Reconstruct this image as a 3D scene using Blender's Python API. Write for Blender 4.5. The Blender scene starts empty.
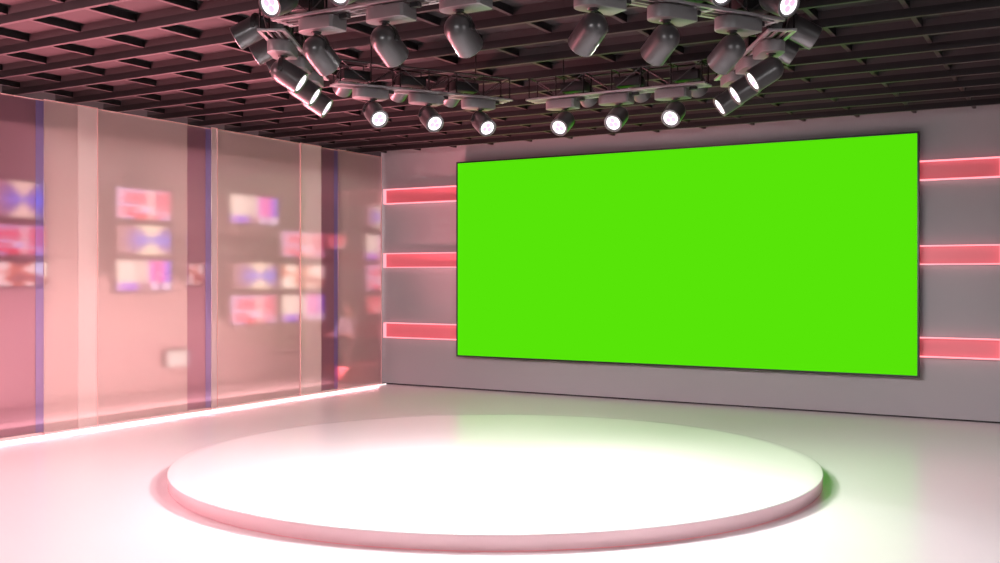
import bpy, bmesh, math, random
from mathutils import Vector, Matrix
random.seed(7)
S = bpy.context.scene
C = S.collection
PI = math.pi
R = math.radians

# ------------------------------------------------------------------ camera
CAMZ = 1.7
FPX = 1020.0
A30 = R(30)
cd = bpy.data.cameras.new('camera'); cam = bpy.data.objects.new('camera', cd); C.objects.link(cam)
cd.sensor_fit = 'HORIZONTAL'; cd.sensor_width = 36.0; cd.lens = 36.0*FPX/1000.0
cd.shift_x = 0.0; cd.shift_y = -0.004; cd.clip_start = 0.05; cd.clip_end = 200
cam.location = (0, 0, CAMZ); cam.rotation_euler = (PI/2, 0, A30)
S.camera = cam

# ------------------------------------------------------------------ world, exposure
w = bpy.data.worlds.new('world'); S.world = w; w.use_nodes = True
w.node_tree.nodes['Background'].inputs[0].default_value = (0.10, 0.085, 0.09, 1)
w.node_tree.nodes['Background'].inputs[1].default_value = 0.5
S.view_settings.view_transform = 'Standard'; S.view_settings.look = 'None'
S.view_settings.gamma = 1.0; S.view_settings.use_curve_mapping = False
S.view_settings.exposure = 0.0

# ------------------------------------------------------------------ tunables
XL, YB, H = -9.74, 13.17, 3.62       # left glass line, back wall, underside of the ceiling grid
XR, YF = 5.0, -3.5
PH = 0.125                            # ceiling panel height above the grid underside
SPOT_W = 330.0
SPOT_OUT_W = 20.0
LED_BASE = 1.7
BACKROOM_W = 520.0
FILL_W = 110.0

def area(name, loc, rot, sx, sy, power, col, spread=180):
    l = bpy.data.lights.new(name, 'AREA'); l.shape = 'RECTANGLE'; l.size = sx; l.size_y = sy
    l.energy = power; l.color = col; l.spread = R(spread)
    o = bpy.data.objects.new(name, l); C.objects.link(o); o.location = loc; o.rotation_euler = rot
    return o
# control room behind the glass: unseen lamp added low down for a pink glow, and a ceiling wash
area('glow_fill_lamp', (-10.35, 6.4, 0.20), (0, R(128), 0), 0.22, 13.0, BACKROOM_W, (1.0, 0.74, 0.75))
area('strip_lamp', (XL+0.07, 6.2, 0.018), (0, R(-112), 0), 0.012, 13.5, 22, (1.0, 0.42, 0.48), 150)
area('ceiling_fill_lamp', (XL+0.17, 5.6, 0.03), (0, R(-146), 0), 0.05, 13.0, 1150, (1.0, 0.28, 0.34), 90)  # added fill inside the studio, turns the left part of the ceiling pink
area('cove_lamp', (-10.3, 8.6, 3.5), (0, R(20), 0), 0.3, 13.0, 95, (1.0, 0.93, 0.90))
# unseen fill light added left of the view to tint the floor pink
wl = area('pink_fill_lamp', (-7.2, 2.2, 3.3), (0, 0, 0), 1.4, 0.6, 115, (1.0, 0.50, 0.56), 120)
wl.rotation_euler = (Vector((-7.6, 8.5, 0)) - wl.location).to_track_quat('-Z', 'Y').to_euler()
# unseen fill lights added behind and beside the camera to lift the room
area('fill_lamp', (-1.0, -1.6, 3.2), (R(62), 0, R(25)), 2.4, 1.0, FILL_W, (1.0, 0.95, 0.96))
area('fill_lamp', (3.6, 3.2, 3.2), (R(40), 0, R(55)), 1.6, 1.0, FILL_W*0.6, (1.0, 0.97, 0.97))

# ------------------------------------------------------------------ materials
def srgb(r, g, b):
    f = lambda c: (c/255/12.92) if c/255 <= 0.04045 else ((c/255+0.055)/1.055)**2.4
    return (f(r), f(g), f(b), 1.0)
def mat(name, col, rough=0.5, metal=0.0, spec=0.5, noise=0.0, nscale=8.0, coat=0.0):
    m = bpy.data.materials.new(name); m.use_nodes = True
    nt = m.node_tree; p = nt.nodes['Principled BSDF']
    p.inputs['Base Color'].default_value = col; p.inputs['Roughness'].default_value = rough
    p.inputs['Metallic'].default_value = metal; p.inputs['Specular IOR Level'].default_value = spec
    p.inputs['Coat Weight'].default_value = coat; p.inputs['Coat Roughness'].default_value = 0.05
    if noise > 0:
        tc = nt.nodes.new('ShaderNodeTexCoord'); n = nt.nodes.new('ShaderNodeTexNoise')
        n.inputs['Scale'].default_value = nscale; n.inputs['Detail'].default_value = 3
        mr = nt.nodes.new('ShaderNodeMapRange')
        mr.inputs['To Min'].default_value = 1-noise; mr.inputs['To Max'].default_value = 1+noise
        mx = nt.nodes.new('ShaderNodeVectorMath'); mx.operation = 'SCALE'
        mx.inputs[0].default_value = col[:3]
        nt.links.new(tc.outputs['Object'], n.inputs['Vector'])
        nt.links.new(n.outputs['Fac'], mr.inputs['Value'])
        nt.links.new(mr.outputs[0], mx.inputs['Scale'])
        nt.links.new(mx.outputs[0], p.inputs['Base Color'])
    return m
def emis(name, col, st):
    m = bpy.data.materials.new(name); m.use_nodes = True
    nt = m.node_tree; p = nt.nodes['Principled BSDF']
    p.inputs['Base Color'].default_value = (0.02, 0.02, 0.02, 1)
    p.inputs['Emission Color'].default_value = col; p.inputs['Emission Strength'].default_value = st
    p.inputs['Roughness'].default_value = 0.3
    return m
def pane_mat(name, tint, body, cover, gloss=0.02, rough=0.05, blur=0.33):
    """glass with a frosted film: part clear, part diffusing, with a faint reflection"""
    m = bpy.data.materials.new(name); m.use_nodes = True
    nt = m.node_tree; nt.nodes.clear(); N = nt.nodes.new; L = nt.links.new
    out = N('ShaderNodeOutputMaterial')
    if blur:
        tr = N('ShaderNodeBsdfRefraction'); tr.inputs['IOR'].default_value = 1.06; tr.inputs['Roughness'].default_value = blur
    else: tr = N('ShaderNodeBsdfTransparent')
    tr.inputs[0].default_value = tint
    df = N('ShaderNodeBsdfDiffuse'); df.inputs[0].default_value = body
    tl = N('ShaderNodeBsdfTranslucent'); tl.inputs[0].default_value = body
    gl = N('ShaderNodeBsdfGlossy'); gl.inputs['Roughness'].default_value = rough
    gl.inputs[0].default_value = (1, 1, 1, 1)
    m1 = N('ShaderNodeMixShader'); m1.inputs[0].default_value = 0.55
    L(df.outputs[0], m1.inputs[1]); L(tl.outputs[0], m1.inputs[2])
    m2 = N('ShaderNodeMixShader'); m2.inputs[0].default_value = cover
    L(tr.outputs[0], m2.inputs[1]); L(m1.outputs[0], m2.inputs[2])
    fr = N('ShaderNodeFresnel'); fr.inputs[0].default_value = 1.35
    ml = N('ShaderNodeMath'); ml.operation = 'MULTIPLY'; ml.inputs[1].default_value = gloss*10
    L(fr.outputs[0], ml.inputs[0])
    cl = N('ShaderNodeClamp'); L(ml.outputs[0], cl.inputs[0])
    m3 = N('ShaderNodeMixShader'); L(cl.outputs[0], m3.inputs[0])
    L(m2.outputs[0], m3.inputs[1]); L(gl.outputs[0], m3.inputs[2])
    L(m3.outputs[0], out.inputs[0])
    return m

M = {}
M['floor'] = mat('glossy white floor', srgb(238, 233, 234), 0.25, 0, 0.42, 0.012, 0.6)
M['backfloor'] = mat('control room floor', srgb(226, 196, 198), 0.3)
M['wall'] = mat('grey painted wall', srgb(154, 153, 155), 0.62, 0, 0.3, 0.015, 3)
M['wall_far'] = mat('control room wall', srgb(180, 152, 152), 0.8, 0, 0.2, 0.03, 1.2)
M['dark'] = mat('dark gap', srgb(22, 20, 21), 0.6)
M['panel'] = mat('ceiling board', srgb(43, 40, 41), 0.7, 0, 0.15, 0.03, 2)
M['board'] = mat('lit upper joist face', srgb(58, 53, 54), 0.6, 0, 0.3, 0.03, 2)  # upper joist faces coloured lighter than the boards to look lit
M['fin'] = mat('shade dark grid fin', srgb(20, 19, 20), 0.5, 0, 0.35)  # fin sides coloured near black, their shade is in the colour
M['fin_lit'] = mat('lit grid fin underside', srgb(50, 46, 47), 0.5, 0, 0.15)  # fin undersides coloured lighter, holding the glow from the floor
M['plat'] = mat('platform white top', srgb(246, 242, 242), 0.22, 0, 0.5)
M['plat_side'] = mat('platform pink acrylic rim', srgb(244, 206, 211), 0.25, 0, 0.5, coat=0.3)
M['green'] = emis('chroma green', srgb(88, 228, 8), 1.0)
M['green'].node_tree.nodes['Principled BSDF'].inputs['Specular IOR Level'].default_value = 0.0
M['green'].node_tree.nodes['Principled BSDF'].inputs['Base Color'].default_value = (0, 0, 0, 1)
M['green'].node_tree.nodes['Principled BSDF'].inputs['Roughness'].default_value = 1.0
M['bezel'] = mat('screen bezel black', srgb(14, 18, 14), 0.35)
M['rose'] = mat('rose acrylic', srgb(216, 122, 132), 0.4, 0, 0.4)
M['led_rose'] = emis('rose led line', (1.0, 0.30, 0.35, 1), 1.6)
M['led_white'] = emis('pink white led line', (1.0, 0.80, 0.80, 1), LED_BASE)
M['led_red'] = emis('red led line', (1.0, 0.16, 0.20, 1), 0.9)
M['head'] = mat('spotlight grey enamel', srgb(88, 87, 88), 0.32, 0.6, 0.5, 0.02, 40)
M['box'] = mat('driver box grey', srgb(112, 111, 112), 0.42, 0.2, 0.5)
M['yoke'] = mat('dark yoke', srgb(42, 41, 42), 0.4, 0.3, 0.5)
M['track'] = mat('track metal', srgb(170, 168, 170), 0.32, 0.6, 0.5)
M['truss'] = mat('black truss rod', srgb(18, 17, 18), 0.4, 0.2, 0.5)
M['truss_rod'] = mat('dark grey truss diagonal', srgb(58, 56, 57), 0.4, 0.4, 0.5)
M['lens'] = emis('lit lens', (1.0, 0.93, 0.98, 1), 1.9)
M['lens_pink'] = emis('pink lens cell', (1.0, 0.62, 0.84, 1), 1.05)
M['edge'] = mat('bright glass edge', srgb(244, 196, 196), 0.2, 0, 0.6)
M['pane'] = pane_mat('frosted beige glass', (0.95, 0.90, 0.89, 1), srgb(218, 202, 198), 0.34)
M['pane2'] = pane_mat('clear frosted glass', (0.99, 0.97, 0.96, 1), srgb(244, 232, 228), 0.45)
M['mauve'] = pane_mat('mauve glass', (0.80, 0.69, 0.74, 1), srgb(172, 134, 148), 0.26)
M['blue'] = pane_mat('blue glass edge', (0.72, 0.69, 0.86, 1), srgb(150, 142, 194), 0.3)
M['mon'] = mat('monitor shell', srgb(120, 88, 92), 0.6)
M['seat'] = mat('pink plinth', srgb(214, 90, 104), 0.5)
M['lamp_shade'] = emis('cream panel light', (1.0, 0.86, 0.80, 1), 1.3)

def screen_mat(kind):
    m = bpy.data.materials.new('screen picture ' + kind); m.use_nodes = True
    nt = m.node_tree; N = nt.nodes.new; L = nt.links.new
    p = nt.nodes['Principled BSDF']; p.inputs['Base Color'].default_value = (0.05, 0.03, 0.03, 1)
    p.inputs['Roughness'].default_value = 0.6
    tc = N('ShaderNodeTexCoord'); sp = N('ShaderNodeSeparateXYZ'); L(tc.outputs['UV'], sp.inputs[0])
    U, V = sp.outputs[0], sp.outputs[1]
    def math_(op, a, b=None, c=None):
        n = N('ShaderNodeMath'); n.operation = op
        for i, v in enumerate((a, b, c)):
            if v is None: continue
            if isinstance(v, (int, float)): n.inputs[i].default_value = v
            else: L(v, n.inputs[i])
        return n.outputs[0]
    def ramp(fac, stops, interp='EASE'):
        r = N('ShaderNodeValToRGB'); r.color_ramp.interpolation = interp
        e = r.color_ramp.elements
        while len(e) < len(stops): e.new(0.5)
        for i, (pp, cc) in enumerate(stops): e[i].position = pp; e[i].color = cc
        L(fac, r.inputs[0]); return r.outputs[0]
    def mix(f, a, b, mode='MIX'):
        n = N('ShaderNodeMixRGB'); n.blend_type = mode
        for i, v in enumerate((f, a, b)):
            if isinstance(v, (int, float)): n.inputs[i].default_value = v
            elif isinstance(v, tuple): n.inputs[i].default_value = v
            else: L(v, n.inputs[i])
        return n.outputs[0]
    def noise(sx, sy, detail=1.0, seed=0.0):
        mp = N('ShaderNodeMapping'); mp.inputs['Scale'].default_value = (sx, sy, 1); mp.inputs['Location'].default_value = (seed, seed, 0)
        L(tc.outputs['UV'], mp.inputs[0]); n = N('ShaderNodeTexNoise'); n.inputs['Scale'].default_value = 1.0; n.inputs['Detail'].default_value = detail
        L(mp.outputs[0], n.inputs[0]); return n.outputs['Fac']
    W_ = (0.92, 0.80, 0.78, 1)
    if kind == 'banded':       # red and pale blue horizontal streaks with a bright figure in the middle
        base = ramp(noise(1.0, 7, 0, 3), [(0.40, srgb(226, 30, 60)), (0.47, srgb(250, 200, 210)), (0.53, srgb(180, 180, 250)), (0.60, srgb(240, 60, 90))])
        d = math_('ABSOLUTE', math_('SUBTRACT', U, 0.62)); fig = ramp(d, [(0.0, (1, 1, 1, 1)), (0.14, (0, 0, 0, 1))])
        col = mix(math_('MULTIPLY', fig, 0.6), base, srgb(250, 225, 225))
        dl = ramp(U, [(0.0, (1, 1, 1, 1)), (0.22, (0, 0, 0, 1))]); col = mix(math_('MULTIPLY', dl, 0.5), col, srgb(225, 215, 250))
    elif kind == 'bowtie':     # cream fan shapes above and below a blue horizon
        u = math_('ABSOLUTE', math_('SUBTRACT', U, 0.62)); v = math_('ABSOLUTE', math_('SUBTRACT', V, 0.5))
        f = math_('SUBTRACT', math_('MULTIPLY', v, 0.62), u)
        fan = ramp(math_('ADD', f, 0.3), [(0.20, (0, 0, 0, 1)), (0.46, (1, 1, 1, 1))])
        base = ramp(v, [(0.0, srgb(120, 120, 235)), (0.2, srgb(130, 110, 190)), (0.45, srgb(150, 105, 130))])
        lf = ramp(U, [(0.05, (0, 0, 0, 1)), (0.5, (1, 1, 1, 1))])
        base = mix(lf, srgb(165, 118, 120), base)
        col = mix(fan, base, srgb(250, 226, 200))
    elif kind == 'bars':       # cream and grey bars, magenta and violet bars, darker lower band
        base = ramp(U, [(0.0, srgb(250, 228, 214)), (0.24, srgb(236, 214, 205)), (0.30, srgb(250, 232, 220)), (0.36, srgb(214, 190, 184)), (0.56, srgb(222, 200, 192)),
                        (0.62, srgb(226, 90, 230)), (0.74, srgb(240, 90, 150)), (0.84, srgb(235, 90, 220)), (0.90, srgb(120, 80, 240)), (1.0, srgb(120, 80, 240))], 'LINEAR')
        low = ramp(U, [(0.0, srgb(200, 150, 225)), (0.3, srgb(150, 90, 235)), (0.45, srgb(170, 125, 140)), (0.6, srgb(170, 120, 130)), (0.66, srgb(240, 210, 250)), (0.8, srgb(150, 100, 150)), (0.9, srgb(240, 215, 250))])
        cut = ramp(V, [(0.24, (0, 0, 0, 1)), (0.34, (1, 1, 1, 1))])
        col = mix(cut, low, base)
    elif kind == 'warm':       # cream blobs on orange brown
        col = ramp(noise(2.6, 2.0, 1, 5), [(0.38, srgb(170, 110, 100)), (0.48, srgb(225, 130, 100)), (0.58, srgb(255, 235, 220)), (0.8, srgb(255, 240, 230))])
    else:                      # red news picture
        col = ramp(noise(3, 3, 1, 8), [(0.35, srgb(210, 50, 70)), (0.5, srgb(225, 90, 100)), (0.65, srgb(235, 190, 200))])
    # soft picture edge
    eu = math_('MINIMUM', U, math_('SUBTRACT', 1.0, U)); ev = math_('MINIMUM', V, math_('SUBTRACT', 1.0, V))
    ed = math_('MINIMUM', math_('MULTIPLY', eu, 1.7), ev)
    em = ramp(ed, [(0.0, (0, 0, 0, 1)), (0.10, (1, 1, 1, 1))])
    L(col, p.inputs['Emission Color'])
    L(math_('MULTIPLY', em, 2.0), p.inputs['Emission Strength'])
    return m
for k in ('banded', 'bowtie', 'bars', 'warm', 'news'): M['scr_'+k] = screen_mat(k)

# ------------------------------------------------------------------ helpers
def link(name, bm, m, parent=None, smooth=False):
    me = bpy.data.meshes.new(name); bmesh.ops.recalc_face_normals(bm, faces=bm.faces); bm.to_mesh(me); bm.free()
    for x in (m if isinstance(m, (list, tuple)) else [m]): me.materials.append(x)
    if smooth:
        me.shade_smooth() if hasattr(me, 'shade_smooth') else None
        try: me.set_sharp_from_angle(angle=R(35))
        except Exception: pass
    o = bpy.data.objects.new(name, me); C.objects.link(o)
    if parent: o.parent = parent
    return o
def bx(bm, x0, x1, y0, y1, z0, z1, mi=0, bev=0.0):
    r = bmesh.ops.create_cube(bm, size=1.0)
    vs = r['verts']
    for v in vs:
        v.co = Vector(((x0+x1)/2 + v.co.x*(x1-x0), (y0+y1)/2 + v.co.y*(y1-y0), (z0+z1)/2 + v.co.z*(z1-z0)))
    fs = set(f for v in vs for f in v.link_faces)
    for f in fs: f.material_index = mi
    if bev > 0:
        es = list(set(e for v in vs for e in v.link_edges))
        bmesh.ops.bevel(bm, geom=es, offset=bev, segments=2, affect='EDGES', profile=0.5)
    return vs
def rod(bm, a, b, r, seg=6, mi=0):
    a = Vector(a); b = Vector(b); d = b-a; q = d.to_track_quat('Z', 'Y'); u = q @ Vector((1, 0, 0)); v = q @ Vector((0, 1, 0))
    A = [bm.verts.new(a + (u*math.cos(2*PI*i/seg) + v*math.sin(2*PI*i/seg))*r) for i in range(seg)]
    B = [bm.verts.new(b + (u*math.cos(2*PI*i/seg) + v*math.sin(2*PI*i/seg))*r) for i in range(seg)]
    for i in range(seg):
        f = bm.faces.new((A[i], A[(i+1) % seg], B[(i+1) % seg], B[i])); f.material_index = mi
    bm.faces.new(A[::-1]).material_index = mi; bm.faces.new(B).material_index = mi
def lathe(bm, prof, seg=32, close_top=True, mi=0):
    """prof: list of (r, z) from one end to the other, spun about Z"""
    rings = []
    for r, z in prof:
        if r < 1e-6: rings.append([bm.verts.new((0, 0, z))])
        else: rings.append([bm.verts.new((r*math.cos(2*PI*i/seg), r*math.sin(2*PI*i/seg), z)) for i in range(seg)])
    for a, b in zip(rings, rings[1:]):
        for i in range(seg):
            j = (i+1) % seg
            if len(a) == 1 and len(b) == 1: continue
            if len(a) == 1: f = bm.faces.new((a[0], b[i], b[j]))
            elif len(b) == 1: f = bm.faces.new((a[i], a[j], b[0]))
            else: f = bm.faces.new((a[i], a[j], b[j], b[i]))
            f.material_index = mi
def prism(bm, pts, z0, z1, mi=0, bev=0.0):
    A = [bm.verts.new((x, y, z0)) for x, y in pts]; B = [bm.verts.new((x, y, z1)) for x, y in pts]
    n = len(pts)
    fs = [bm.faces.new(A[::-1]), bm.faces.new(B)]
    for i in range(n): fs.append(bm.faces.new((A[i], A[(i+1) % n], B[(i+1) % n], B[i])))
    for f in fs: f.material_index = mi
    if bev:
        es = [e for e in fs[0].edges] + [e for e in fs[1].edges]
        bmesh.ops.bevel(bm, geom=es, offset=bev, segments=2, affect='EDGES', profile=0.5)
def struct(name, bm, m, parent=None):
    o = link(name, bm, m, parent)
    if parent is None: o['kind'] = 'structure'
    return o
def thing(name, label, cat, loc=(0, 0, 0), rotz=0.0, group=None):
    o = bpy.data.objects.new(name, None); C.objects.link(o); o.empty_display_size = 0.1
    o.location = loc; o.rotation_euler = (0, 0, rotz); o['label'] = label; o['category'] = cat
    if group: o['group'] = group
    return o
def dup_tree(o, parent=None):
    c = o.copy(); C.objects.link(c); c.parent = parent
    for ch in list(o.children): dup_tree(ch, c)
    return c
def cam2w(x, t):                      # across / ahead of the photographer -> room coordinates
    return (x*math.cos(A30) - t*math.sin(A30), x*math.sin(A30) + t*math.cos(A30))
def ray(px):
    u = (px-500)/FPX
    return (-math.sin(A30)+u*math.cos(A30), math.cos(A30)+u*math.sin(A30))
def on_x(px, X):                      # Y and distance where the sight line at px meets the plane x = X
    dx, dy = ray(px); t = X/dx; return dy*t, t
def on_y(px, Y):
    dx, dy = ray(px); t = Y/dy; return dx*t, t
def zat(py, t): return CAMZ + (277.5-py)*t/FPX

# ------------------------------------------------------------------ floor and walls
XF = -12.3                            # far wall of the control room
bm = bmesh.new(); bx(bm, XL-0.12, XR, YF, YB+0.2, -0.1, 0.0); struct('floor', bm, M['floor'])
bm = bmesh.new(); bx(bm, XF-0.1, XL-0.12, YF, YB+4.2, -0.1, 0.0); struct('floor_left', bm, M['backfloor'])
bm = bmesh.new(); bx(bm, XL-0.06, XR, YB, YB+0.15, 0.022, H+0.4); struct('wall_back', bm, M['wall'])
bm = bmesh.new(); bx(bm, XL-0.06, XR, YB+0.03, YB+0.15, 0.0, 0.022); struct('shadow_gap_back', bm, M['dark'])  # recessed strip coloured dark for the shade in the gap under the wall
bm = bmesh.new(); bx(bm, XR, XR+0.15, YF, YB+0.15, 0, H+0.4); struct('wall_right', bm, M['wall'])
bm = bmesh.new(); bx(bm, XF, XR+0.15, YF-0.15, YF, 0, H+0.4); struct('wall_front', bm, M['wall'])
bm = bmesh.new(); bx(bm, XF-0.15, XF, YF-0.15, YB+4.2, 0, H+0.4); struct('wall_left', bm, M['wall_far'])
bm = bmesh.new(); bx(bm, XF-0.15, XL-0.06, YB+4.05, YB+4.2, 0, H+0.4); struct('wall_end', bm, M['wall_far'])

# ------------------------------------------------------------------ ceiling: boards above a square grid of fins
ceil = None
bm = bmesh.new(); bx(bm, XF, XR, YF, YB+4.2, H+PH, H+PH+0.15); ceil = struct('ceiling', bm, M['panel'])
SX, SY, FT = 0.657, 0.643, 0.036
XB = H + 0.065                        # underside of the shallow cross beams; the joists hang lower
xs = [-1.82 + SX*k for k in range(-13, 11)]; ys = [5.465 + SY*k for k in range(-14, 12)]
xs = [x for x in xs if XL-0.3 < x < XR-0.05]; ys = [y for y in ys if YF < y < YB-0.05]
for y in ys:
    bm = bmesh.new()
    bx(bm, XL-0.25, XR, y-FT/2, y+FT/2, H+0.004, XB, 0); bx(bm, XL-0.25, XR, y-FT/2-0.001, y+FT/2+0.001, H, H+0.004, 1)
    bx(bm, XL-0.25, XR, y-FT/2, y+FT/2, XB, H+PH, 2)
    link('joist', bm, [M['fin'], M['fin_lit'], M['board']], ceil)
for x in xs:
    bm = bmesh.new()
    yy = [YF-FT/2] + ys + [YB+FT/2]
    for a, b in zip(yy, yy[1:]):
        if b-a > 0.1:
            bx(bm, x-FT/2, x+FT/2, a+FT/2+0.001, b-FT/2-0.001, XB+0.004, H+PH, 0)
            bx(bm, x-FT/2-0.001, x+FT/2+0.001, a+FT/2+0.001, b-FT/2-0.001, XB, XB+0.004, 1)
    link('cross_beam', bm, [M['fin'], M['fin_lit']], ceil)

# ------------------------------------------------------------------ glass wall on the left
def glass(pa, pb, dx, mname, label, edges=(0, 0), name='glass_panel', blue=False, cat='glass panel'):
    X = XL + dx
    ya, _ = on_x(pa, X); yb, _ = on_x(pb, X)
    t = thing(name, label, cat, (X, (ya+yb)/2, 0), 0, 'sheets of the glass wall')
    hw = (yb-ya)/2; th = 0.006
    e = 0.0
    y1 = hw
    if blue:
        bw = 0.10; y1 = hw-bw
        bm = bmesh.new(); bx(bm, -th, th, y1+0.001, hw, 0.03, H-0.012); o = link('blue_edge', bm, M['blue'], t); o['label'] = 'blue tinted glass strip'
    bm = bmesh.new(); bx(bm, -th, th, -hw, y1, 0.03, H-0.012); link('pane', bm, M[mname], t)
    bm = bmesh.new(); bx(bm, -0.009, 0.009, -hw, hw, H-0.012, H-0.001)
    link('top_edge', bm, M['edge'], t)
    bm = bmesh.new(); bx(bm, -0.012, 0.012, -hw, hw, 0.0, 0.03, bev=0.002)
    link('bottom_channel', bm, M['edge'], t)
    for s, f in zip((-1, 1), edges):
        if f:
            bm = bmesh.new(); bx(bm, -0.008, 0.008, s*hw-0.006, s*hw+0.006, 0.03, H-0.012)
            link('side_edge', bm, M['edge'], t)
    return t
glass(-75, 43.5, -0.06, 'mauve', 'rose glass sheet with a violet right edge, nearest the left side of the photo', blue=True, name='tinted_glass_panel')
glass(44, 77.5, 0.0, 'pane', 'narrow beige glass sheet standing right beside the leftmost violet edge', (0, 0))
glass(78, 97.3, 0.012, 'pane2', 'narrow pale glass strip just left of the wide sheet before three stacked monitors', (0, 1))
glass(98, 187, -0.03, 'pane', 'wide frosted glass sheet in front of the left column of three monitors', (0, 0))
glass(187, 211, -0.06, 'mauve', 'mauve glass strip with a blue edge between the two wide frosted sheets', blue=True, name='tinted_glass_panel')
glass(211.5, 217, 0.03, 'pane2', 'very narrow clear glass sheet just right of the middle blue edge', (0, 1))
glass(217.5, 300, -0.02, 'pane', 'wide frosted glass sheet in front of the middle group of monitors', (0, 1))
glass(300.5, 321, 0.02, 'pane2', 'narrow clear glass sheet left of the farthest mauve strip', (1, 0))
glass(321, 338, -0.06, 'mauve', 'mauve glass strip with a blue edge, the one nearest the back wall', blue=True, name='tinted_glass_panel')
glass(338, 381, -0.01, 'pane', 'frosted glass sheet in the corner against the back wall', (0, 1))
ya, _ = on_x(-70, XL)
bm = bmesh.new(); bx(bm, XL+0.045, XL+0.06, ya, YB-0.02, 0.001, 0.014); o = struct('trim_1', bm, M['led_white'])
o['label'] = 'glowing white line along the foot of the glass wall'

# ------------------------------------------------------------------ control room behind the glass: monitors
def monitor(x0, y0, x1, y1, kind, label, X=-11.9):
    ya, ta = on_x(x0, X); yb, tb = on_x(x1, X); ym = (ya+yb)/2; tm = (ta+tb)/2
    zt, zb = zat(y0, tm), zat(y1, tm)
    t = thing('monitor', label, 'monitor', (X, ym, zb-0.02), 0, 'monitors in the control room')
    hw = (yb-ya)/2; h = zt-zb
    bm = bmesh.new(); bx(bm, -0.07, -0.006, -hw-0.02, hw+0.02, 0.0, h+0.04, bev=0.004); link('shell', bm, M['mon'], t)
    bm = bmesh.new(); uv = bm.loops.layers.uv.new('UVMap')
    bx(bm, -0.006, 0.0, -hw, hw, 0.02, h+0.02)
    for f in bm.faces:
        for l in f.loops: l[uv].uv = ((l.vert.co.y+hw)/(2*hw), (l.vert.co.z-0.02)/h)
    link('screen', bm, M['scr_'+kind], t)
    bm = bmesh.new(); bx(bm, XF-X+0.001, -0.07, -0.06, 0.06, h*0.4, h*0.6); link('bracket', bm, M['mon'], t)
    return t
MON = [
 (-14, 179, 45, 219, 'bowtie', 'monitor with a cream and violet picture, uppermost at the left side of the photo'),
 (-14, 223.5, 47, 256, 'banded', 'monitor with pale pink streaks, middle one at the left side of the photo'),
 (-14, 261, 48, 287, 'warm', 'monitor with cream blobs, lowest at the left side of the photo'),
 (115, 188, 172, 221, 'banded', 'red and white streaked monitor at the top of the left column of three'),
 (115, 224, 172, 256, 'bowtie', 'blue and cream monitor between the streaked one and the colour bars'),
 (115, 259, 172, 292, 'bars', 'colour bar monitor at the bottom of the left column of three'),
 (229, 195, 278, 225, 'bars', 'colour bar monitor hanging highest behind the middle glass sheet'),
 (281, 231, 324, 258, 'banded', 'red and white streaked monitor straddling the two narrow glass edges'),
 (231, 262, 277, 290, 'bowtie', 'blue and cream monitor directly above the lower streaked monitor'),
 (281, 264, 324, 289, 'warm', 'monitor with cream and orange blobs above the lower right colour bars'),
 (229.5, 294, 277, 325, 'banded', 'red and white streaked monitor at the bottom left of the middle group'),
 (281, 293.5, 324, 322, 'bars', 'colour bar monitor at the bottom right of the middle group'),
 (327, 234, 345, 249, 'news', 'small red monitor behind the farthest mauve strip'),
 (366, 205, 392, 229, 'bowtie', 'blue and cream monitor highest in the far corner of the glass wall'),
 (366, 234, 392, 261, 'bars', 'colour bar monitor in the far corner beside the back wall'),
 (366, 264, 392, 291, 'banded', 'streaked monitor under the colour bars in the far corner'),
 (188, 262, 203, 286, 'warm', 'small orange and cream screen standing in for a figure behind the middle mauve strip'),  # screen put here in place of a blurred orange figure
 (367, 295, 392, 314, 'news', 'red monitor lowest in the far corner of the glass wall'),
]
for a in MON: monitor(*a)
# wall light
def wall_light(x0, y0, x1, y1, label, X=-12.2, col='lamp_shade'):
    ya, ta = on_x(x0, X); yb, tb = on_x(x1, X); ym = (ya+yb)/2; tm = (ta+tb)/2
    t = thing('wall_light', label, 'wall light', (X, ym, zat(y1, tm)))
    hw = (yb-ya)/2; h = zat(y0, tm)-zat(y1, tm)
    bm = bmesh.new(); bx(bm, XF-X+0.001, 0, -hw, hw, 0, h, bev=0.01); link('housing', bm, M['mon'], t)
    bm = bmesh.new(); bx(bm, 0, 0.03, -hw+0.01, hw-0.01, 0.01, h-0.01, bev=0.012); link('diffuser', bm, M[col], t)
wall_light(166, 350, 188.5, 367, 'cream rectangular light low behind the left frosted sheet')

# ------------------------------------------------------------------ seated control room staff, seen blurred through the glass
SK = mat('skin', srgb(214, 150, 132), 0.55); HR = mat('brown hair', srgb(84, 52, 46), 0.7)
CL = {'pale': mat('pale shirt', srgb(224, 208, 226), 0.8), 'orange': mat('orange shirt', srgb(236, 168, 140), 0.8),
      'lilac': mat('lilac shirt', srgb(190, 165, 215), 0.8), 'rose': mat('rose shirt', srgb(220, 130, 140), 0.8)}
DS = mat('desk laminate', srgb(196, 150, 152), 0.4)
TR = mat('grey trousers', srgb(110, 80, 92), 0.8)
def skin_chain(name, verts, edges, radii, m, parent):
    me = bpy.data.meshes.new(name); me.from_pydata([Vector(v) for v in verts], edges, []); me.materials.append(m)
    o = bpy.data.objects.new(name, me); C.objects.link(o); o.parent = parent
    o.modifiers.new('skin', 'SKIN')
    sv = me.skin_vertices[0].data
    for i, r in enumerate(radii): sv[i].radius = (r, r) if not isinstance(r, tuple) else r; sv[i].use_root = (i == 0)
    s = o.modifiers.new('sub', 'SUBSURF'); s.levels = 2; s.render_levels = 2
    dg = bpy.context.evaluated_depsgraph_get(); ev = o.evaluated_get(dg)
    me2 = bpy.data.meshes.new_from_object(ev); o.modifiers.clear(); o.data = me2; me2.shade_smooth()
    if not me2.materials: me2.materials.append(m)
    return o
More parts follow.
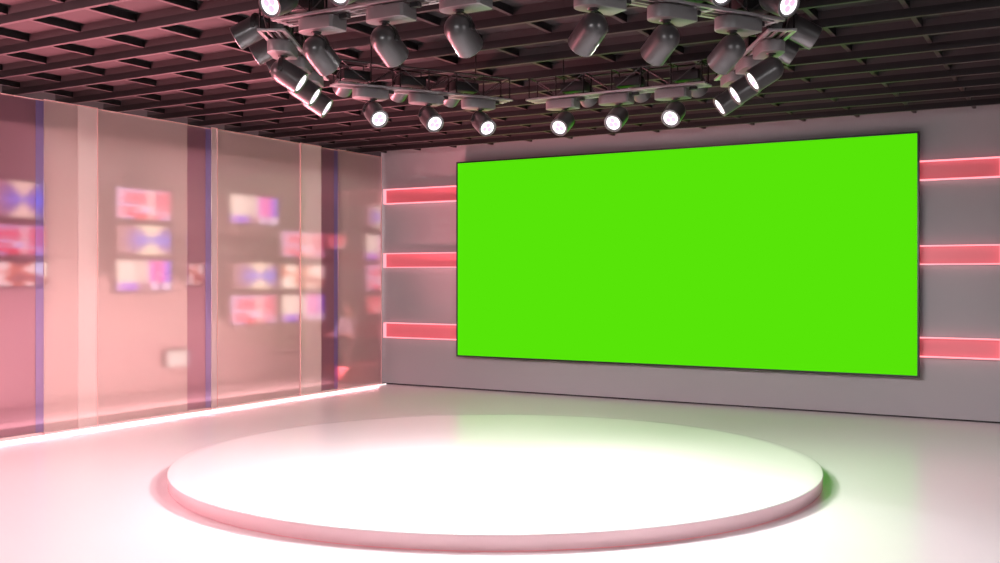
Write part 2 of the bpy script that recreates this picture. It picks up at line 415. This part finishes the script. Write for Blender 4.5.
def person(px, X, seat_z, shirt, label, rot=0.0):
    y, t = on_x(px, X)
    p = thing('person', label, 'person', (X, y, 0), rot, 'control room staff')
    s = seat_z
    # body: pelvis, spine, neck, head, arms reaching to the desk, legs bent; faces -X (towards the monitors)
    V = [(0, 0, s+0.10), (0.0, 0, s+0.32), (-0.02, 0, s+0.52), (-0.03, 0, s+0.62), (-0.05, 0, s+0.74), (-0.06, 0, s+0.83)]
    E = [(0, 1), (1, 2), (2, 3), (3, 4), (4, 5)]
    Rr = [(0.15, 0.12), (0.14, 0.11), (0.13, 0.10), 0.055, 0.095, 0.08]
    for sy in (-1, 1):
        b = len(V)
        V += [(-0.02, sy*0.19, s+0.50), (-0.08, sy*0.25, s+0.24), (-0.32, sy*0.18, s+0.22), (-0.40, sy*0.17, s+0.22)]
        E += [(2, b), (b, b+1), (b+1, b+2), (b+2, b+3)]; Rr += [0.06, 0.048, 0.034, 0.03]
        for k in range(4):      # four fingers
            q = len(V); yy = sy*0.17 + (k-1.5)*0.018
            V += [(-0.445, yy, s+0.225), (-0.475-0.006*(1.5-abs(k-1.5)), yy, s+0.205)]; E += [(b+3, q), (q, q+1)]; Rr += [0.009, 0.008]
        q = len(V); V += [(-0.41, sy*0.13, s+0.21), (-0.435, sy*0.115, s+0.205)]; E += [(b+3, q), (q, q+1)]; Rr += [0.010, 0.008]
        b = len(V)
        V += [(-0.02, sy*0.09, s+0.08), (-0.42, sy*0.12, s+0.06), (-0.36, sy*0.12, 0.08), (-0.48, sy*0.13, 0.045)]
        E += [(0, b), (b, b+1), (b+1, b+2), (b+2, b+3)]; Rr += [0.085, 0.06, 0.042, 0.035]
    skin_chain('body', V, E, Rr, SK, p)
    VS = [(0, 0, s+0.14), (0, 0, s+0.32), (-0.02, 0, s+0.52), (-0.025, 0, s+0.57)]; ES = [(0, 1), (1, 2), (2, 3)]; RS = [(0.17, 0.14), (0.16, 0.13), (0.15, 0.12), 0.07]
    for sy in (-1, 1):
        b = len(VS); VS += [(-0.02, sy*0.195, s+0.50), (-0.08, sy*0.25, s+0.25), (-0.26, sy*0.20, s+0.225)]; ES += [(2, b), (b, b+1), (b+1, b+2)]; RS += [0.075, 0.06, 0.045]
    skin_chain('shirt', VS, ES, RS, CL[shirt], p)
    VT = [(0, 0, s+0.10)]; ET = []; RT = [(0.165, 0.135)]
    for sy in (-1, 1):
        b = len(VT); VT += [(-0.05, sy*0.09, s+0.085), (-0.42, sy*0.12, s+0.065), (-0.36, sy*0.12, 0.12)]; ET += [(0, b), (b, b+1), (b+1, b+2)]; RT += [0.095, 0.072, 0.055]
    skin_chain('trousers', VT, ET, RT, TR, p)
    bm = bmesh.new(); bmesh.ops.create_uvsphere(bm, u_segments=20, v_segments=12, radius=0.108)
    for v in bm.verts:
        v.co.z = v.co.z*1.1; v.co.x *= 1.05
        if v.co.x < -0.03 and v.co.z < 0.05: v.co.x = -0.03 + (v.co.x+0.03)*0.1
        v.co += Vector((-0.035, 0, s+0.80))
    link('hair', bm, HR, p, True)
    bm = bmesh.new()
    lathe(bm, [(0, -0.02), (0.02, -0.02), (0.012, 0.03)], 8)
    for v in bm.verts: v.co = Vector((-0.155+v.co.z*0.3, v.co.x*0.8, s+0.775+v.co.y))
    link('nose', bm, SK, p)
    return p
def chair(px, X, seat_z, label, group=None):
    y, t = on_x(px, X)
    c = thing('office_chair', label, 'chair', (X, y, 0), 0, 'control room chairs')
    s = seat_z
    bm = bmesh.new(); bx(bm, -0.24, 0.22, -0.23, 0.23, s-0.10, s-0.04, bev=0.02); link('seat', bm, M['mon'], c)
    bm = bmesh.new(); bx(bm, 0.215, 0.26, -0.21, 0.21, s+0.05, s+0.42, bev=0.02); link('backrest', bm, M['mon'], c)
    bm = bmesh.new(); rod(bm, (0.2, 0, s-0.08), (0.24, 0, s+0.1), 0.015, 8); link('back_arm', bm, M['yoke'], c)
    bm = bmesh.new(); rod(bm, (0, 0, 0.08), (0, 0, s-0.09), 0.025, 10); link('column', bm, M['yoke'], c)
    for k in range(5):
        a = k*2*PI/5+PI/5; bm = bmesh.new(); rod(bm, (0, 0, 0.10), (0.27*math.cos(a), 0.27*math.sin(a), 0.05), 0.018, 6)
        rod(bm, (0.27*math.cos(a), 0.27*math.sin(a)-0.015, 0.026), (0.27*math.cos(a), 0.27*math.sin(a)+0.015, 0.026), 0.025, 8)
        link('leg', bm, M['yoke'], c)
def desk(pa, pb, X, label):
    ya, _ = on_x(pa, X); yb, _ = on_x(pb, X)
    d = thing('desk', label, 'desk', (X, (ya+yb)/2, 0), 0, 'control room desks'); hw = (yb-ya)/2
    bm = bmesh.new(); bx(bm, -0.3, 0.3, -hw, hw, 0.71, 0.74, bev=0.004); link('worktop', bm, DS, d)
    for s in (-1, 1):
        bm = bmesh.new(); bx(bm, -0.28, 0.28, s*(hw-0.06)-0.015, s*(hw-0.06)+0.015, 0, 0.71); link('side_panel', bm, DS, d)
person(351, -11.32, 0.46, 'pale', 'person in a pale shirt seated with their back to the studio behind the corner glass')
chair(351, -11.32, 0.46, 'pink grey swivel chair under the seated person behind the corner glass')
desk(338, 366, -11.88, 'long pink desk in front of the seated person behind the corner glass')

# low curved plinth seen through the corner sheet
cy, _ = on_x(392, XL-1.6)
bm = bmesh.new()
pts = [(0.50*math.cos(2*PI*k/40), 1.25*math.sin(2*PI*k/40)) for k in range(40)]
prism(bm, pts, 0.0, 0.26, bev=0.02)
o = link('curved_plinth', bm, M['seat']); o.location = (XL-0.75, 14.25, 0)
o['label'] = 'low rose coloured curved plinth behind the corner glass'; o['category'] = 'plinth'

# ------------------------------------------------------------------ round platform
pcx, pcy = cam2w(-0.039, 9.1); PR = 2.785; PHT = 0.111
pl = thing('round_platform', 'large round glossy white platform on the studio floor', 'platform', (pcx, pcy, 0))
bm = bmesh.new(); lathe(bm, [(0, PHT), (PR-0.10, PHT), (PR-0.006, PHT), (PR-0.0015, PHT-0.0015), (PR, PHT-0.006), (PR, PHT-0.008), (0, PHT-0.008)], 160); link('top', bm, M['plat'], pl, True)
bm = bmesh.new(); lathe(bm, [(PR-0.04, PHT-0.009), (PR-0.001, PHT-0.009), (PR-0.001, 0.008), (PR-0.003, 0.005), (PR-0.04, 0.005), (PR-0.04, PHT-0.009)], 160)
o = link('rim', bm, M['plat_side'], pl, True); o['label'] = 'pale pink acrylic side'
bm = bmesh.new(); lathe(bm, [(0, 0.0), (PR-0.05, 0.0), (PR-0.05, 0.05), (0, 0.05)], 96); link('base', bm, M['dark'], pl)
bm = bmesh.new(); lathe(bm, [(PR-0.030, 0.0005), (PR-0.012, 0.0005), (PR-0.012, 0.0045), (PR-0.030, 0.0045), (PR-0.030, 0.0005)], 128)
o = link('light_strip', bm, M['led_red'], pl); o['label'] = 'red light line under the rim'

# ------------------------------------------------------------------ green screen
YS = YB-0.14
xa, ta = on_y(456.3, YS); xb, tb = on_y(919.2, YS)
zt = (zat(162.3, ta)+zat(131, tb))/2; zb = (zat(356.2, ta)+zat(378, tb))/2
sc = thing('video_screen', 'huge flat green screen with thin black frame on the back wall', 'screen', ((xa+xb)/2, YS, zb)); hw = (xb-xa)/2; hh = zt-zb
fw = 0.022
bm = bmesh.new()
bx(bm, -hw, hw, 0, 0.05, 0, fw); bx(bm, -hw, hw, 0, 0.05, hh-fw, hh); bx(bm, -hw, -hw+fw, 0, 0.05, fw, hh-fw); bx(bm, hw-fw, hw, 0, 0.05, fw, hh-fw)
link('frame', bm, M['bezel'], sc)
bm = bmesh.new(); bx(bm, -hw+fw, hw-fw, 0.006, 0.02, fw, hh-fw); link('display', bm, M['green'], sc)
bm = bmesh.new(); bx(bm, -hw+fw, hw-fw, 0.02, 0.05, fw, hh-fw); link('back_cover', bm, M['bezel'], sc)
for sx in (-0.6, 0, 0.6):
    bm = bmesh.new(); bx(bm, sx*hw-0.15, sx*hw+0.15, 0.05, 0.139, hh*0.3, hh*0.7); link('wall_mount', bm, M['bezel'], sc)

# ------------------------------------------------------------------ glowing rose niches on the back wall
def niche(x0, x1, z0, z1, label, ends):
    n = thing('wall_light', label, 'wall light', ((x0+x1)/2, YB, z0), 0, 'rose light bars on the back wall')
    w2 = (x1-x0)/2; h = z1-z0; d = 0.085; th = 0.014
    bm = bmesh.new(); bx(bm, -w2, w2, -0.012, -0.001, th, h-th); link('back_panel', bm, M['rose'], n)
    bm = bmesh.new(); bx(bm, -w2, w2, -d, -0.001, h-th, h, bev=0.002); link('light_strip', bm, M['led_rose'], n)
    bm = bmesh.new(); bx(bm, -w2, w2, -d, -0.001, 0, th, bev=0.002); link('light_strip', bm, M['led_rose'], n)
    for s in ends:
        bm = bmesh.new(); bx(bm, s*w2-0.006, s*w2+0.006, -d, -0.001, th, h-th, bev=0.002); link('end_cap', bm, M['led_rose'], n)
xl0 = XL+0.05; xl1 = xa+0.15; xr0 = xb-0.15; xr1, _ = on_y(1001, YB)
for z0, z1, nm in ((2.862, 3.10, 'highest'), (1.852, 2.085, 'middle'), (0.745, 0.985, 'lowest')):
    niche(xl0, xl1, z0, z1, nm + ' glowing rose light bar between the glass wall and the green screen', (-1, 1))
    niche(xr0, xr1, z0, z1, nm + ' glowing rose light bar on the wall right of the green screen', (-1, 1))

# ------------------------------------------------------------------ hexagonal truss ring and spotlights
RCX, RCT = 0.175, 7.46; APO = 1.66; ZT = 3.30; TL = 1.68; TW = 0.16; TH = 0.20
def truss_parts(t):
    """local frame: X along the truss, Y towards the outside of the ring, Z up; origin on the tray underside"""
    L2 = TL/2; W2 = TW/2
    bm = bmesh.new()
    for s in (-1, 1):
        bx(bm, -L2, L2, s*W2-0.014, s*W2+0.014, 0.0, 0.018, bev=0.002)
        bx(bm, -L2, L2, s*0.030-0.006, s*0.030+0.006, 0.0, 0.014)
    link('rail', bm, M['track'], t)
    for k in range(7):
        x = -L2+0.02 + k*(TL-0.04)/6
        bm = bmesh.new(); bx(bm, x-0.02, x+0.02, -W2+0.012, W2-0.012, 0.004, 0.016, bev=0.001); link('cross_plate', bm, M['track'], t)
    bm = bmesh.new()
    for s in (-1, 1): rod(bm, (-L2+0.02, s*W2, TH), (L2-0.02, s*W2, TH), 0.007, 6)
    for k in range(7):
        x = -L2+0.03 + k*(TL-0.06)/6
        rod(bm, (x, -W2, TH), (x, W2, TH), 0.005, 6)
    link('top_chord', bm, M['truss'], t)
    for k in range(7):
        x = -L2+0.03 + k*(TL-0.06)/6
        for s in (-1, 1):
            bm = bmesh.new(); rod(bm, (x, s*W2, 0.016), (x, s*W2, TH), 0.007, 6); link('upright', bm, M['truss'], t)
    for k in range(6):
        xa_ = -L2+0.03 + k*(TL-0.06)/6; xb_ = xa_ + (TL-0.06)/6
        for s in (-1, 1):
            bm = bmesh.new()
            if k % 2 == 0: rod(bm, (xa_, s*W2, TH), (xb_, s*W2, 0.018), 0.004, 6)
            else: rod(bm, (xa_, s*W2, 0.018), (xb_, s*W2, TH), 0.004, 6)
            link('diagonal', bm, M['truss_rod'], t)
    for s in (-1, 1):
        bm = bmesh.new(); rod(bm, (s*L2*0.6, 0, TH), (s*L2*0.6, 0, H-ZT+PH-0.001), 0.006, 8)
        rod(bm, (s*L2*0.6, -W2, TH), (s*L2*0.6, W2, TH), 0.006, 8)
        link('hanger', bm, M['truss'], t)
HR_ = 0.083                                     # head radius
def head_parts(t, pz, tilt, side, yoff=0.0, xoff=0.0):
    """spot head hinged at (0, yoff, pz); tilt is measured from straight down towards side*Y"""
    pv = Vector((xoff, yoff, pz)); rot = Matrix.Rotation(tilt*side, 4, 'X')
    def fin_(name, bm, m, parent, sm=True):
        for v in bm.verts: v.co = (rot @ v.co) + pv
        return link(name, bm, m, parent, sm)
    bm = bmesh.new(); prof = [(0, HR_)]
    for k in range(1, 9):
        a = k*PI/16; prof.append((HR_*math.sin(a), HR_*math.cos(a)))
    Lc = 0.150
    prof += [(HR_*1.0, -Lc*0.5), (HR_*1.0, -Lc), (HR_-0.004, -Lc-0.004), (HR_-0.012, -Lc-0.003), (HR_-0.022, -Lc+0.016), (0, -Lc+0.02)]
    lathe(bm, prof, 36)
    hd = fin_('head', bm, M['head'], t)
    bm = bmesh.new(); bx(bm, -0.016, 0.016, -0.002, 0.002, -0.003, 0.003)
    for v in bm.verts: v.co = Matrix.Rotation(R(-28)*side, 4, 'X') @ (v.co + Vector((0, 0, HR_)))
    fin_('slot', bm, M['dark'], hd, False)
    bm = bmesh.new(); lathe(bm, [(0, -Lc+0.010), (HR_-0.026, -Lc+0.010), (HR_-0.0215, -Lc+0.002), (HR_-0.026, -Lc+0.0005), (0, -Lc+0.0005)], 28)
    ln = fin_('lens', bm, M['lens'], hd)
    for k in range(3):
        a = k*2*PI/3+0.5; bm = bmesh.new()
        lathe(bm, [(0.022, -Lc+0.001), (0.017, -Lc-0.003), (0, -Lc-0.004)], 14)
        for v in bm.verts: v.co += Vector((0.026*math.cos(a), 0.026*math.sin(a), 0))
        fin_('lens_cell', bm, M['lens_pink'], ln)
    # yoke: curved strap from above the dome round to the hinge on one side
    bm = bmesh.new(); r0, r1 = HR_+0.006, HR_+0.013; n = 12; prev = None
    for k in range(n+1):
        a = k*(PI/2+0.12)/n; c, s_ = math.cos(a), math.sin(a)
        ring = [bm.verts.new((-r_*s_, yy, r_*c)) for r_, yy in ((r0, -0.015), (r1, -0.015), (r1, 0.015), (r0, 0.015))]
        if prev:
            for i in range(4): bm.faces.new((prev[i], prev[(i+1) % 4], ring[(i+1) % 4], ring[i]))
        else: bm.faces.new(ring)
        prev = ring
    bm.faces.new(prev[::-1])
    rod(bm, (-HR_+0.004, 0, 0), (-HR_-0.018, 0, 0), 0.016, 14)
    for v in bm.verts: v.co += pv
    link('yoke', bm, M['yoke'], t, True)
    return pv + rot.to_3x3() @ Vector((0, 0, -Lc-0.03)), rot
def box_outline(flip):
    L_, W_ = 0.30, 0.165; r = W_/2; pts = []
    for k in range(13):
        a = PI/2 + PI*k/12; pts.append((-L_/2+r+r*math.cos(a), r*math.sin(a)))
    pts += [(L_/2-0.015, -W_/2), (L_/2, -W_/2+0.015), (L_/2, W_/2-0.015), (L_/2-0.015, W_/2)]
    return [(-x if flip else x, y) for x, y in pts]
def make_inner(flip):
    """hangs under the tray, head aimed to the inside (-Y) of the ring; origin = tray underside"""
    t = thing('spotlight', 'x', 'spotlight')
    bm = bmesh.new(); o_ = box_outline(flip); o_ = o_ if not flip else o_[::-1]
    prism(bm, o_, -0.086, -0.010, bev=0.004); link('driver_box', bm, M['box'], t, True)
    bm = bmesh.new(); bx(bm, -0.10, 0.10, -0.025, 0.025, -0.010, -0.001, bev=0.002)
    fx = -0.19 if flip else 0.19
    bx(bm, fx-0.03, fx+0.03, -0.02, 0.02, -0.03, -0.001, bev=0.003); link('track_adapter', bm, M['yoke'], t)
    pz = -0.086-0.018-HR_-0.004
    bm = bmesh.new(); lathe(bm, [(0, -0.086), (0.034, -0.086), (0.030, -0.094), (0.016, -0.098), (0.016, -0.106), (0, -0.106)], 16)
    for v in bm.verts: v.co.x += 0.035
    link('stem', bm, M['yoke'], t, True)
    p, rot = head_parts(t, pz, R(57), -1, 0.0, 0.035)
    t['lp'] = list(p); return t, p, rot
def make_outer():
    """clamped to the outside of the truss, head aimed outwards (+Y); origin = tray underside at the truss centre line"""
    t = thing('spotlight', 'x', 'spotlight')
    y0 = TW/2+0.012
    bm = bmesh.new(); bx(bm, -0.12, 0.12, -0.055, 0.055, 0.055, 0.135, bev=0.008); link('driver_box', bm, M['yoke'], t, True)
    yc = y0+0.085; pz = 0.097
    bm = bmesh.new(); rod(bm, (0, 0.05, 0.125), (0, yc, pz+HR_+0.010), 0.012, 10); rod(bm, (0, yc, pz+HR_-0.002), (0, yc, pz+HR_+0.018), 0.016, 12); link('stem', bm, M['yoke'], t)
    p, rot = head_parts(t, pz, R(62), 1, yc)
    return t, p, rot
def add_lamp(t, p, rot, power, ang, col=(1.0, 0.93, 0.95)):
    l = bpy.data.lights.new('spot_lamp', 'SPOT'); l.energy = power; l.spot_size = ang; l.spot_blend = 0.9; l.shadow_soft_size = 0.055; l.color = col
    o = bpy.data.objects.new('spot_lamp', l); C.objects.link(o); o.parent = t; o.location = p
    o.rotation_euler = rot.to_euler(); return o
protoT = thing('lighting_truss', 'x', 'truss'); truss_parts(protoT)
pin = {False: make_inner(False), True: make_inner(True)}; pout = make_outer()
for f in (False, True): add_lamp(pin[f][0], pin[f][1], pin[f][2], SPOT_W, R(80))
add_lamp(pout[0], pout[1], pout[2], SPOT_OUT_W, R(95), (1.0, 0.95, 0.96))
SEG = [  # angle of the outward normal in the photographer's frame (0 = right, 90 = ahead), name, box flip, outer shift
 (120, 'far left', None), (60, 'far right', None), (0, 'right side', None), (180, 'left side', None), (240, 'near left', None), (300, 'near right', None)]
POS = {'far left': ('left end', 'middle', 'right end'), 'far right': ('left end', 'middle', 'right end'), 'right side': ('far end', 'middle', 'near end'),
       'left side': ('far end', 'middle', 'near end'), 'near left': ('left end', 'middle', 'right end'), 'near right': ('left end', 'middle', 'right end')}
used = set()
for ang, nm, _ in SEG:
    a = R(ang); nx, nt_ = math.cos(a), math.sin(a)
    ex, et = RCX + APO*nx, RCT + APO*nt_
    wx, wy = cam2w(ex, et)
    rz = a + A30 - PI/2                         # local +Y -> outward normal
    # local +X in the photographer's frame
    lx, lt = math.cos(a-PI/2), math.sin(a-PI/2)
    if 'T' not in used: t = protoT; used.add('T')
    else: t = dup_tree(protoT)
    t.location = (wx, wy, ZT); t.rotation_euler = (0, 0, rz)
    t['label'] = 'black lattice truss with grey track, %s segment of the six-sided ceiling ring' % nm; t['group'] = 'trusses of the ceiling ring'
    for off in (-0.52, 0.0, 0.52):
        if ang in (120, 60, 240, 300): k = 0 if off*lx < -0.1 else (2 if off*lx > 0.1 else 1)
        else: k = 0 if off*lt > 0.1 else (2 if off*lt < -0.1 else 1)
        where = POS[nm][k]
        # rounded box end towards the left of the photo (or towards the camera on the side segments)
        flip = (lx < 0) if ang not in (0, 180) else (lt < 0)
        key = 'i%d' % flip
        t = pin[flip][0] if key not in used else dup_tree(pin[flip][0]); used.add(key)
        t.location = (wx + off*math.cos(rz), wy + off*math.sin(rz), ZT); t.rotation_euler = (0, 0, rz)
        t['label'] = 'grey spotlight facing into the ring, under the %s of its %s truss' % (where, nm)
        t['group'] = 'spotlights under the ring aimed inwards'
        sh = 0.0
        if ang in (120, 240): sh = -0.13 if lx > 0 else 0.13
        elif ang in (60, 300): sh = 0.13 if lx > 0 else -0.13
        o2 = off + sh
        t = pout[0] if 'o' not in used else dup_tree(pout[0]); used.add('o')
        t.location = (wx + o2*math.cos(rz), wy + o2*math.sin(rz), ZT); t.rotation_euler = (0, 0, rz)
        t['label'] = 'grey spotlight facing outwards, outside the ring at the %s of its %s truss' % (where, nm)
        t['group'] = 'spotlights on the outside of the ring'
for t in bpy.data.objects:
    if 'lp' in t: del t['lp']
